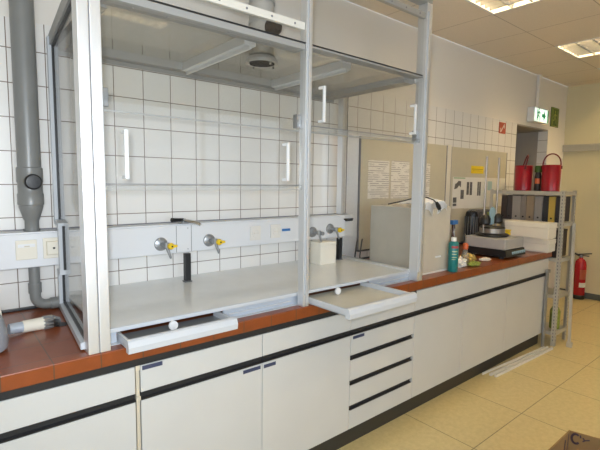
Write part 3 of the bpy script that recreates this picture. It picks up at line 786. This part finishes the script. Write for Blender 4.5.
# sieve shaker
t = Thing('sieve_shaker', (3.42, -.53, CT), 'grey sieve shaker with a dark base and two upright threaded rods', 'laboratory device')
SX0, SX1, SY0, SY1 = 3.24, 3.575, -.725, -.375
b = MB(); b.box(SX0, SX1, SY0, SY1, .973, 1.062, .008); t.part('housing', b, 'device_grey')
b = MB(); b.prism([(SX0-.004, SY0-.02, CT+.02), (SX0-.004, SY0-.004, .9728), (SX0-.004, SY1+.004, .9728), (SX0-.004, SY1+.004, CT+.02)], (SX1-SX0+.008, 0, 0)); t.part('base', b, 'black')
b = MB()
sl = Vector((0, -.016, -.0528)).normalized()
for k in range(7):
    x = SX0+.10+k*.036; y = SY0-.0125; z = CT+.043
    b.box(x, x+.026, y-.003, y+.002, z-.012, z+.016, .001)
t.part('button', b, 'pale_blue')
for x in (SX0+.05, SX1-.05):
    for y in (SY0+.05, SY1-.05):
        b = MB(); b.cyl((x, y, CT+.0005), (x, y, CT+.02), .02, seg=16); t.part('foot', b, 'black')
dcx, dcy = 3.40, -.53
b = MB(); b.lathe([(0, 1.0625), (.12, 1.0625), (.135, 1.07), (.135, 1.079), (.12, 1.087), (.10, 1.089), (0, 1.089)], (dcx, dcy, 0), 44); t.part('rubber_plate', b, 'black', smooth=True)
b = MB(); b.lathe([(0, 1.0895), (.098, 1.0895), (.102, 1.094), (.102, 1.130), (.097, 1.130), (.097, 1.123), (0, 1.123)], (dcx, dcy, 0), 44); t.part('sieve_pan', b, 'steel', smooth=True)
b = MB(); b.lathe([(0, 1.1235), (.098, 1.1305), (.105, 1.134), (.097, 1.143), (0, 1.145)], (dcx, dcy, 0), 44); t.part('lid', b, 'black', smooth=True)
for x in (3.305, 3.52):
    b = MB(); b.cyl((x, -.5, 1.09), (x+.0, -.5, 1.735), .008, seg=14); t.part('threaded_rod', b, 'steel', smooth=True)
    b = MB(); b.lathe([(0, 1.16), (.03, 1.162), (.044, 1.175), (.044, 1.215), (.03, 1.235), (.018, 1.25), (0, 1.25)], (x+.016, -.505, 0), 18); t.part('clamp_knob', b, 'black', smooth=True)
b = MB(); b.box(3.372, 3.432, -.53, -.49, 1.16, 1.225, .006); b.lathe([(.0, -.01), (.045, -.008), (.05, 0), (.03, .012), (0, .012)], (3.405, -.52, 1.262), 22, 'y'); t.part('clamp_bridge', b, 'pale_blue', smooth=True)
t = Thing('container', (3.72, -.55, CT), 'small yellow container between the sieve shaker and white boxes', 'container')
b = MB(); b.box(3.665, 3.70, -.555, -.515, CT+.0005, 1.085, .005); t.part('container_body', b, 'yellow')
b = MB(); b.box(3.663, 3.702, -.557, -.513, 1.0855, 1.10, .003); t.part('lid', b, 'yellow')

# dark equipment behind the shaker
t = Thing('ribbed_cylinder', (3.80, -.13, CT), 'dark ribbed cylinder against the board behind the sieve shaker', 'container')
b = MB(); b.lathe([(0, 0), (.058, 0), (.058, .30), (.05, .335), (.03, .35), (0, .35)], (3.80, -.115, CT+.0005), 28); t.part('vessel_body', b, 'black_gloss', smooth=True)
b = MB()
for k in range(14):
    a = 2*PI*k/14; b.cyl((3.80+.058*math.cos(a), -.115+.058*math.sin(a), CT+.02), (3.80+.058*math.cos(a), -.115+.058*math.sin(a), CT+.29), .005, seg=6)
t.part('rib', b, 'pipe_dark')
t = Thing('storage_box', (4.0, -.12, CT), 'dark brown box against the board, left of the shelf unit', 'box')
b = MB(); b.box(3.89, 4.07, -.20, -.04, CT+.0005, 1.17, .004); t.part('box_body', b, 'dark_brown')
b = MB(); b.box(3.885, 4.075, -.205, -.035, 1.1705, 1.25, .004); t.part('lid', b, 'ink')
b = MB(); b.box(3.93, 4.0, -.2065, -.2052, 1.19, 1.23); t.part('label_face', b, 'foil_green')

# two white boxes at the bench end
def wbox(x0, x1, y0, y1, z0, z1, lab):
    t = Thing('polystyrene_box', ((x0+x1)/2, (y0+y1)/2, z0), lab, 'box', 'white boxes at the bench end')
    zc = z1-.045
    b = MB(); b.box(x0, x1, y0, y1, z0+.010, zc, .004); b.box(x0+.018, x1-.018, y0+.018, y1-.018, z0+.0005, z0+.0105); t.part('box_body', b, 'box_white')
    b = MB(); b.box(x0-.003, x1+.003, y0-.003, y1+.003, zc+.0005, z1, .004); t.part('lid', b, 'box_white')
wbox(3.895, 4.045, -.806, -.50, CT, 1.020, 'lower of two stacked white boxes at the right end of the worktop')
wbox(3.845, 4.02, -.815, -.43, 1.020, 1.168, 'upper of two stacked white boxes at the right end of the worktop')

# ------------------------------------------------------------------ shelf unit at the bench end with its contents
t = Thing('shelf_unit', (4.24, -.5, 0), 'grey slotted-angle metal shelf unit at the right end of the bench', 'shelf unit')
KX0, KX1, KY0, KY1 = 4.10, 4.39, -.835, -.14
for x, sx in ((KX0, 1), (KX1, -1)):
    for y, sy in ((KY0, 1), (KY1, -1)):
        b = MB(); b.box(x, x+sx*.034, y, y+sy*.003, .001, 1.455); b.box(x, x+sx*.003, y+sy*.003, y+sy*.034, .001, 1.455)
        u = t.part('upright', b, 'shelf_metal')
        if y == KY0:
            b = MB()
            for k in range(44):
                z = .05+k*.032
                b.box(x+sx*.012, x+sx*.020, y-.0006, y, z, z+.016)
                if x == KX0: b.box(x-.0006, x, y+.013, y+.021, z, z+.016)
            t.part('slot', b, 'groove', u)
for z in (1.445, 1.16, .83, .485, .135):
    b = MB(); b.box(KX0+.0035, KX1-.0035, KY0+.0035, KY1-.0035, z-.006, z); b.box(KX0+.0036, KX0+.006, KY0+.034, KY1-.034, z-.034, z); b.box(KX1-.006, KX1-.0036, KY0+.004, KY1-.004, z-.034, z)
    b.box(KX0+.036, KX1-.036, KY0+.001, KY0+.0034, z-.034, z)
    t.part('shelf', b, 'shelf_metal')
y = KY0+.045; k = 0
names = ['dark narrow binder, nearest the front shelf upright', 'yellowish binder, second from the front shelf upright', 'black binder right of a grey one, third from the front upright',
         'wide grey binder, fourth from the front upright', 'brown-beige binder, fifth from the front upright', 'slim grey-brown binder, sixth from the front upright',
         'light grey wide binder, seventh from the front upright', 'dark binder behind the light grey one, eighth from the front upright', 'dark brown binder, farthest from the front upright']
order = [8, 7, 6, 5, 4, 3, 1, 2, 0]; ws = [.035, .06, .05, .075, .075, .05, .085, .05, .06]
for nm, si, w in zip(names, order, ws):
    tt = Thing('binder', (KX0+.16, y+w/2, 1.16), nm, 'binder', 'binders on the shelf under the red buckets')
    hh = .235+.012*random.random()
    b = MB(); b.box(KX0+.02, KX0+.283, y+.001, y+w-.003, 1.1605, 1.1605+hh, .002); tt.part('cover', b, 'spine%d' % si)
    b = MB(); b.lathe([(0, -.0007), (.009, -.0007), (.009, .0002), (0, .0002)], (KX0+.02, y+w/2, 1.195), 16, 'x'); tt.part('finger_ring', b, 'black')
    y += w
for (ya, yb, h, m_, lab) in ((-.79, -.70, .24, 'dark_brown', 'dark brown box on the shelf level with the worktop, nearest the front upright'), (-.69, -.55, .27, 'spine5', 'grey box behind the stacked white boxes on the shelf'), (-.54, -.36, .25, 'dark_brown', 'dark box on the shelf farther behind the stacked white boxes')):
    tt = Thing('storage_box', (4.24, (ya+yb)/2, .83), lab, 'box', 'dark boxes on the middle shelf')
    b = MB(); b.box(4.13, 4.36, ya, yb, .8305, .83+h, .003); tt.part('box_body', b, m_)
    b = MB(); b.box(4.128, 4.362, ya-.002, yb+.002, .83+h+.0003, .83+h+.02, .002); tt.part('lid', b, m_)
t = Thing('bottle', (4.25, -.77, .135), 'olive green bottle low in the metal shelf unit', 'bottle')
b = MB(); b.lathe([(0, 0), (.042, 0), (.045, .006), (.045, .17), (.03, .205), (.015, .225), (.015, .27), (0, .27)], (4.24, -.775, .1355), 24); t.part('glass_body', b, 'foil_green', smooth=True)
b = MB(); b.cyl((4.24, -.775, .4057), (4.24, -.775, .425), .018, seg=18); t.part('cap', b, 'black', smooth=True)

def pail(cx, cy, lab, hyaw, lean):
    z0 = 1.4455; H = .245
    t = Thing('bucket', (cx, cy, z0), lab, 'bucket', 'red buckets on top of the shelf unit')
    b = MB(); b.lathe([(0, .004), (.073, .004), (.074, 0), (.078, .004), (.081, H-.004), (.0835, H), (.081, H+.003), (.078, H), (.075, .012), (0, .012)], (cx, cy, z0), 40); t.part('pail_body', b, 'red', smooth=True)
    b = MB(); pts = []
    a = math.radians(hyaw); dx, dy = math.cos(a), math.sin(a)
    for k in range(19):
        q = PI*k/18
        r = .076*math.cos(q); hh = .118*math.sin(q)**.8 if 0 < k < 18 else 0
        pts.append((cx+dx*r+(-dy)*lean*hh, cy+dy*r+dx*lean*hh, z0+H-.01+hh))
    b.tube(pts, .0065, 10); t.part('bail_handle', b, 'red_dark', smooth=True)
    for s in (-1, 1):
        b = MB(); b.box(cx+dx*s*.080-.008, cx+dx*s*.080+.008, cy+dy*s*.080-.008, cy+dy*s*.080+.008, z0+H-.035, z0+H-.005, .002); t.part('handle_lug', b, 'red_dark')
pail(4.245, -.400, 'left red bucket on the shelf, its handle seen almost edge-on', 32, -.25)
pail(4.245, -.655, 'right red bucket on the shelf, its handle standing as a wide arc', 100, 0)
t = Thing('bottle', (4.30, -.535, 1.445), 'dark bottle with a green top standing between the two red buckets', 'bottle')
c = (4.27, -.528, 1.4455)
b = MB(); b.lathe([(0, 0), (.030, 0), (.032, .005), (.032, .135), (.026, .165), (.024, .18), (0, .18)], c, 22); t.part('bottle_body', b, 'dark_brown', smooth=True)
b = MB(); b.lathe([(.028, .1803), (.034, .184), (.034, .235), (.028, .245), (0, .245)], c, 22); t.part('cap', b, 'green_sign', smooth=True)
t.part('label_patch', cyl_patch(c, .0327, 150, 235, .07, .12), 'orange')

# ladder stile leaning at the shelf end
t = Thing('metal_rail', (4.2, -.9, 0), 'aluminium rail with a foot leaning against the end of the shelf unit', 'rail')
def beam(mb, a, c, w, d):
    a = Vector(a); c = Vector(c); n = (c-a).normalized(); s = Vector((1, 0, 0)); s = (s-n*s.dot(n)).normalized(); u = n.cross(s)
    mb.prism([a+s*w/2+u*d/2, a-s*w/2+u*d/2, a-s*w/2-u*d/2, a+s*w/2-u*d/2], c-a)
LB, LT = Vector((4.205, -.925, .001)), Vector((4.30, -.862, 1.15))
b = MB(); beam(b, LB+Vector((0, 0, .03)), LT, .022, .022); t.part('rail', b, 'ladder_metal')
b = MB(); b.box(LB.x-.018, LB.x+.018, LB.y-.024, LB.y+.02, .0005, .05, .003); t.part('foot', b, 'ladder_metal')

# ------------------------------------------------------------------ signs on the wall
def run_man(x, y, z, s):
    """simple running figure as polygons (x right, z up), facing +x"""
    P = []
    P.append([(x+s*.02+s*.075*math.cos(a), z+s*.40+s*.075*math.sin(a)) for a in [2*PI*k/10 for k in range(10)]])
    P.append([(x-s*.10, z), (x+s*.05, z-s*.02), (x+s*.10, z+s*.28), (x-s*.06, z+s*.30)])
    P.append([(x-s*.06, z+s*.02), (x+s*.06, z-s*.02), (x+s*.24, z-s*.16), (x+s*.22, z-s*.40), (x+s*.14, z-s*.40), (x+s*.13, z-s*.18)])
    P.append([(x-s*.10, z+s*.04), (x+s*.00, z-s*.02), (x-s*.12, z-s*.22), (x-s*.32, z-s*.26), (x-s*.32, z-s*.18), (x-s*.17, z-s*.14)])
    P.append([(x+s*.06, z+s*.28), (x+s*.10, z+s*.20), (x+s*.22, z+s*.10), (x+s*.30, z+s*.16), (x+s*.26, z+s*.21), (x+s*.22, z+s*.17)])
    P.append([(x-s*.05, z+s*.28), (x-s*.20, z+s*.16), (x-s*.30, z+s*.02), (x-s*.24, z-s*.01), (x-s*.14, z+s*.12), (x-s*.04, z+s*.18)])
    return P
t = Thing('exit_sign', (5.35, -.05, 2.25), 'lit white and green emergency exit sign above the door recess', 'sign')
b = MB(); b.box(5.15, 5.56, -.085, -.005, 2.245, 2.415, .006); t.part('housing', b, 'white_plastic')
b = MB(); b.box(5.165, 5.545, -.0875, -.0852, 2.256, 2.404); f = t.part('lit_panel', b, 'exit_white')
b = MB()
for pl in run_man(5.275, 0, 2.328, .17): b.prism([(x, -.0885, z) for x, z in pl], (0, .0009, 0))
b.prism([(x, -.0885, z) for x, z in [(5.225, 2.262), (5.245, 2.262), (5.245, 2.398), (5.225, 2.398)]], (0, .0009, 0))
b.prism([(x, -.0885, z) for x, z in [(5.36, 2.310), (5.41, 2.310), (5.41, 2.272), (5.475, 2.33), (5.41, 2.388), (5.41, 2.350), (5.36, 2.350)]], (0, .0009, 0))
b.prism([(x, -.0885, z) for x, z in [(5.515, 2.256), (5.545, 2.256), (5.545, 2.404), (5.515, 2.404)]], (0, .0009, 0))
t.part('pictogram', b, 'exit_green', f)
b = MB(); b.box(5.36, 5.41, -.04, -.005, 2.4155, CEIL-.002, .002); t.part('cable_duct', b, 'wall_paint')
t = Thing('escape_route_sign', (5.96, -.003, 2.26), 'dark green upright safety sign in the corner right of the lit exit sign', 'sign')
b = MB(); b.box(5.845, 6.085, -.008, -.0005, 2.255, 2.50); pl = t.part('sign_plate', b, 'green_sign')
b = MB()
for pq in run_man(5.965, 0, 2.375, .18): b.prism([(x, -.0088, z) for x, z in pq], (0, .0007, 0))
for x0, x1, z0, z1 in ((5.852, 6.078, 2.486, 2.494), (5.852, 6.078, 2.261, 2.269), (5.852, 5.864, 2.27, 2.485), (6.066, 6.078, 2.27, 2.485), (6.03, 6.045, 2.28, 2.475), (5.885, 5.90, 2.28, 2.475)): b.box(x0, x1, -.0088, -.0081, z0, z1)
t.part('pictogram', b, 'green_pale', pl)
t = Thing('fire_equipment_sign', (4.565, -.003, 2.06), 'small red fire-equipment sign with a white arrow on the tiles', 'sign')
b = MB(); b.box(4.49, 4.64, -.005, -.0005, 2.062, 2.182); pl = t.part('sign_plate', b, 'red_sign')
b = MB()
b.prism([(4.520, -.0058, 2.075), (4.532, -.0058, 2.075), (4.605, -.0058, 2.150), (4.597, -.0058, 2.163)], (0, .0007, 0))
b.prism([(4.520, -.0058, 2.075), (4.532, -.0058, 2.075), (4.532, -.0058, 2.12), (4.520, -.0058, 2.12)], (0, .0007, 0))
b.box(4.600, 4.612, -.0058, -.0051, 2.12, 2.168)
t.part('arrow', b, 'sign_white', pl)

# ------------------------------------------------------------------ fire extinguisher
t = Thing('fire_extinguisher', (6.27, -.335, 0), 'red fire extinguisher standing on the floor at the far wall', 'fire extinguisher')
ex, ey = 6.262, -.335
b = MB(); b.lathe([(0, 0), (.068, 0), (.072, .006), (.072, .05), (.066, .055), (0, .055)], (ex, ey, .001), 32); t.part('base_ring', b, 'black', smooth=True)
b = MB(); b.lathe([(0, .055), (.066, .0552), (.068, .06), (.068, .45), (.06, .50), (.04, .53), (.022, .54), (.022, .555), (0, .555)], (ex, ey, .001), 32); cb = t.part('cylinder', b, 'ext_red', smooth=True)
t.part('white_label', cyl_patch((ex, ey, 0), .0686, 195, 290, .165, .225), 'sign_white', cb)
t.part('print_panel', cyl_patch((ex, ey, 0), .0686, 195, 290, .27, .40), 'red_sign', cb)
b = MB(); b.cyl((ex, ey, .556), (ex, ey, .59), .02, seg=18); t.part('valve', b, 'metal_grey', smooth=True)
b = MB(); b.box(ex-.012, ex+.012, ey-.12, ey+.03, .60, .612, .003, rot=Matrix.Rotation(-.18, 3, 'X')); b.box(ex-.012, ex+.012, ey-.09, ey+.02, .578, .588, .003); t.part('squeeze_lever', b, 'black')
b = MB(); b.tube([(ex, ey+.02, .575), (ex-.01, ey+.07, .60), (ex-.02, ey+.105, .575), (ex-.02, ey+.112, .45), (ex-.02, ey+.10, .28), (ex-.02, ey+.078, .18)], [.012, .012, .013, .013, .013, .018], 12); t.part('hose', b, 'black', smooth=True)

# ------------------------------------------------------------------ ceiling luminaires
def luminaire(x0, y0, label):
    t = Thing('ceiling_light', (x0+.3, y0+.3, CEIL), label, 'ceiling light', 'louvred square lights in the ceiling')
    z = CEIL
    b = MB()
    for a in ((x0+.001, x0+.02, y0+.001, y0+.599), (x0+.58, x0+.599, y0+.001, y0+.599), (x0+.02, x0+.58, y0+.001, y0+.02), (x0+.02, x0+.58, y0+.58, y0+.599)):
        b.box(a[0], a[1], a[2], a[3], z-.004, z+.085)
    t.part('frame', b, 'white_plastic')
    b = MB(); b.box(x0+.001, x0+.599, y0+.001, y0+.599, z+.0852, z+.09); t.part('reflector', b, 'white_plastic')
    for k in range(4):
        y = y0+.09+k*.14
        b = MB(); b.cyl((x0+.03, y, z+.062), (x0+.57, y, z+.062), .013, seg=10); t.part('lamp_tube', b, 'tube', smooth=True)
    b = MB()
    for k in range(1, 4):
        y = y0+.02+k*.14; b.prism([(x0+.021, y-.020, z+.045), (x0+.021, y+.020, z+.045), (x0+.021, y+.003, z-.002), (x0+.021, y-.003, z-.002)], (.558, 0, 0))
    for k in range(1, 8):
        x = x0+.02+k*.07; b.prism([(x-.012, y0+.021, z+.044), (x+.012, y0+.021, z+.044), (x+.002, y0+.021, z-.001), (x-.002, y0+.021, z-.001)], (0, .558, 0))
    t.part('louver', b, 'louver')
    return t.o
src = luminaire(2.54, -1.17, 'louvred ceiling light nearest above the fume hood, cut by the top picture edge')
for x, y, lab in ((4.34, -1.17, 'louvred ceiling light at the right picture edge, dimmer looking'), (5.54, -1.17, 'louvred ceiling light nearest the far wall, a sliver at the right edge'),
                  (.74, -2.97, 'louvred ceiling light behind the viewer, mirrored in the left hood glass'), (2.54, -2.97, 'unseen louvred ceiling light added out in the room, beyond the one above the hood'),
                  (4.34, -2.97, 'unseen louvred ceiling light added out in the room, toward the far wall')):  # last two lie out of view, added along the grid for their light
    copy_thing(src, (x+.3, y+.3, CEIL), lab)

# ------------------------------------------------------------------ on the floor
for k, (a, c, r, lab) in enumerate((((2.985, -.722), (3.99, -.792), .005, 'thin aluminium rod on the floor nearest the plinth'),
                                    ((3.02, -.768), (4.01, -.812), .010, 'wide aluminium profile in the middle of the strips on the floor'),
                                    ((3.03, -.806), (4.02, -.848), .010, 'aluminium profile on the floor farthest from the plinth'))):
    b = MB(); d = Vector((c[0]-a[0], c[1]-a[1], 0)); n = d.normalized(); s = Vector((-n.y, n.x, 0))
    p0 = Vector((a[0], a[1], .001))
    b.prism([p0+s*r, p0+s*r+Vector((0, 0, .004)), p0+s*(r-.003)+Vector((0, 0, .018)), p0-s*(r-.003)+Vector((0, 0, .018)), p0-s*r+Vector((0, 0, .004)), p0-s*r], d)
    single('aluminium_profile', b, 'profile_white', lab, 'metal strip', (a[0], a[1], 0), 'aluminium strips on the floor')
# open cardboard box
t = Thing('cardboard_box', (1.85, -1.85, 0), 'open brown cardboard box with dark print at the lower right corner', 'box')
H = .30; A = Vector((2.077, -1.632, 0)); th = .006
e1 = Vector((-1, -.004, 0)).normalized()*.34; e2 = Vector((.288, -.957, 0)).normalized()*.42
e2 = Vector((.036, -.121, 0)).normalized()*.42
up = Vector((0, 0, 1))
def wall_(b, a, e, inward, z0=.004, z1=H):
    b.prism([a+up*z0, a+e+up*z0, a+e+up*z1, a+up*z1], inward*th)
n1 = Vector((0, -1, 0)); n2 = Vector((-1, -.3, 0)).normalized()
for (a, e, n) in ((A, e1, n1), (A, e2, n2), (A+e1, e2, -n2), (A+e2, e1, -n1)):
    b = MB(); wall_(b, a, e, n); t.part('side_panel', b, 'cardboard_in')
b = MB(); b.prism([A+up*.001, A+e1+up*.001, A+e1+e2+up*.001, A+e2+up*.001], up*.004); t.part('bottom_panel', b, 'cardboard')
# print: bold letters on the inside of the right panel
def strokes(mb, pts, w, org, ex_, ez_, nrm):
    for (u0, v0), (u1, v1) in zip(pts, pts[1:]):
        d = Vector((u1-u0, v1-v0)); L = d.length
        if L < 1e-6: continue
        d /= L; pz = Vector((-d.y, d.x))*w*.5
        q = [(u0-d.x*w*.3+pz.x, v0-d.y*w*.3+pz.y), (u1+d.x*w*.3+pz.x, v1+d.y*w*.3+pz.y), (u1+d.x*w*.3-pz.x, v1+d.y*w*.3-pz.y), (u0-d.x*w*.3-pz.x, v0-d.y*w*.3-pz.y)]
        mb.prism([org+ex_*u+ez_*v for u, v in q], nrm*.0008)
exv = e2.normalized(); nv = n2
org = A + n2*(th+.0002) + up*H
b = MB()
arc = [(.030+.017*math.cos(math.radians(a)), -.032+.024*math.sin(math.radians(a))) for a in range(60, 330, 18)]
strokes(b, arc, .010, org, exv, up, nv)
strokes(b, [(.048, -.010), (.050, -.021)], .006, org, exv, up, nv)
strokes(b, [(.060, -.020), (.067, -.029), (.060, -.036)], .006, org, exv, up, nv); strokes(b, [(.067, -.029), (.085, -.022)], .006, org, exv, up, nv)
t.part('print', b, 'cardboard_ink', label='dark printed lettering')
b = MB(); strokes(b, [(-.02, -.012), (-.03, -.09)], .006, A+n1*(th+.0002)+up*H, Vector((1, 0, 0)), up, n1); strokes(b, [(-.06, -.03), (-.072, -.10)], .012, A+n1*(th+.0002)+up*H, Vector((1, 0, 0)), up, n1)
t.part('print', b, 'cardboard_ink')

# ------------------------------------------------------------------ light
def area(name, loc, target, sx, sy, power, col):
    l = bpy.data.lights.new(name, 'AREA'); l.shape = 'RECTANGLE'; l.size = sx; l.size_y = sy; l.energy = power; l.color = col
    o = bpy.data.objects.new(name, l); COL.objects.link(o); o.location = loc
    d = Vector(target)-Vector(loc); o.rotation_euler = d.to_track_quat('-Z', 'Y').to_euler()
    return o
area('added_fill_left', (-.8, YF-.16, 1.7), (-.8, 0, 1.5), 2.7, 1.5, 70, (.80, .90, 1.0))  # added cool fill lamps, left and right, set in the made-up openings
area('added_fill_right', (2.6, YF-.16, 1.7), (2.6, 0, 1.5), 2.7, 1.5, 10, (.86, .93, 1.0))
# the camera's flash
l = bpy.data.lights.new('camera_flash', 'SPOT'); l.energy = 88; l.color = (.88, .94, 1.0); l.shadow_soft_size = .03
l.spot_size = math.radians(130); l.spot_blend = .9
fl = bpy.data.objects.new('camera_flash', l); COL.objects.link(fl)

w = bpy.data.worlds.new('world'); SC.world = w; w.use_nodes = True
bg = w.node_tree.nodes['Background']; bg.inputs[0].default_value = (.75, .86, 1.0, 1); bg.inputs[1].default_value = 1.0

# ------------------------------------------------------------------ camera
yaw, pit, rol = [math.radians(a) for a in (39.7532, -5.6232, .7109)]
fw = Vector((math.sin(yaw)*math.cos(pit), math.cos(yaw)*math.cos(pit), math.sin(pit)))
rt = Vector((math.cos(yaw), -math.sin(yaw), 0)); upv = rt.cross(fw)
Rv = rt*math.cos(rol)+upv*math.sin(rol); Uv = Rv.cross(fw)
cam = bpy.data.cameras.new('camera'); co = bpy.data.objects.new('camera', cam); COL.objects.link(co)
m = Matrix((Rv, Uv, -fw)).transposed().to_4x4(); m.translation = Vector((-.269, -2.3524, 1.5041))
co.matrix_world = m
cam.sensor_width = 36; cam.lens = 36*437.2876/600; cam.clip_start = .02
SC.camera = co
SC.cycles.transparent_max_bounces = 32
fl.matrix_world = Matrix.Translation(Uv*.05-Rv*.04) @ m

vs = SC.view_settings
SC.display_settings.display_device = 'sRGB'
vs.view_transform = 'Standard'; vs.look = 'None'; vs.gamma = 1; vs.exposure = 0.17; vs.use_curve_mapping = False
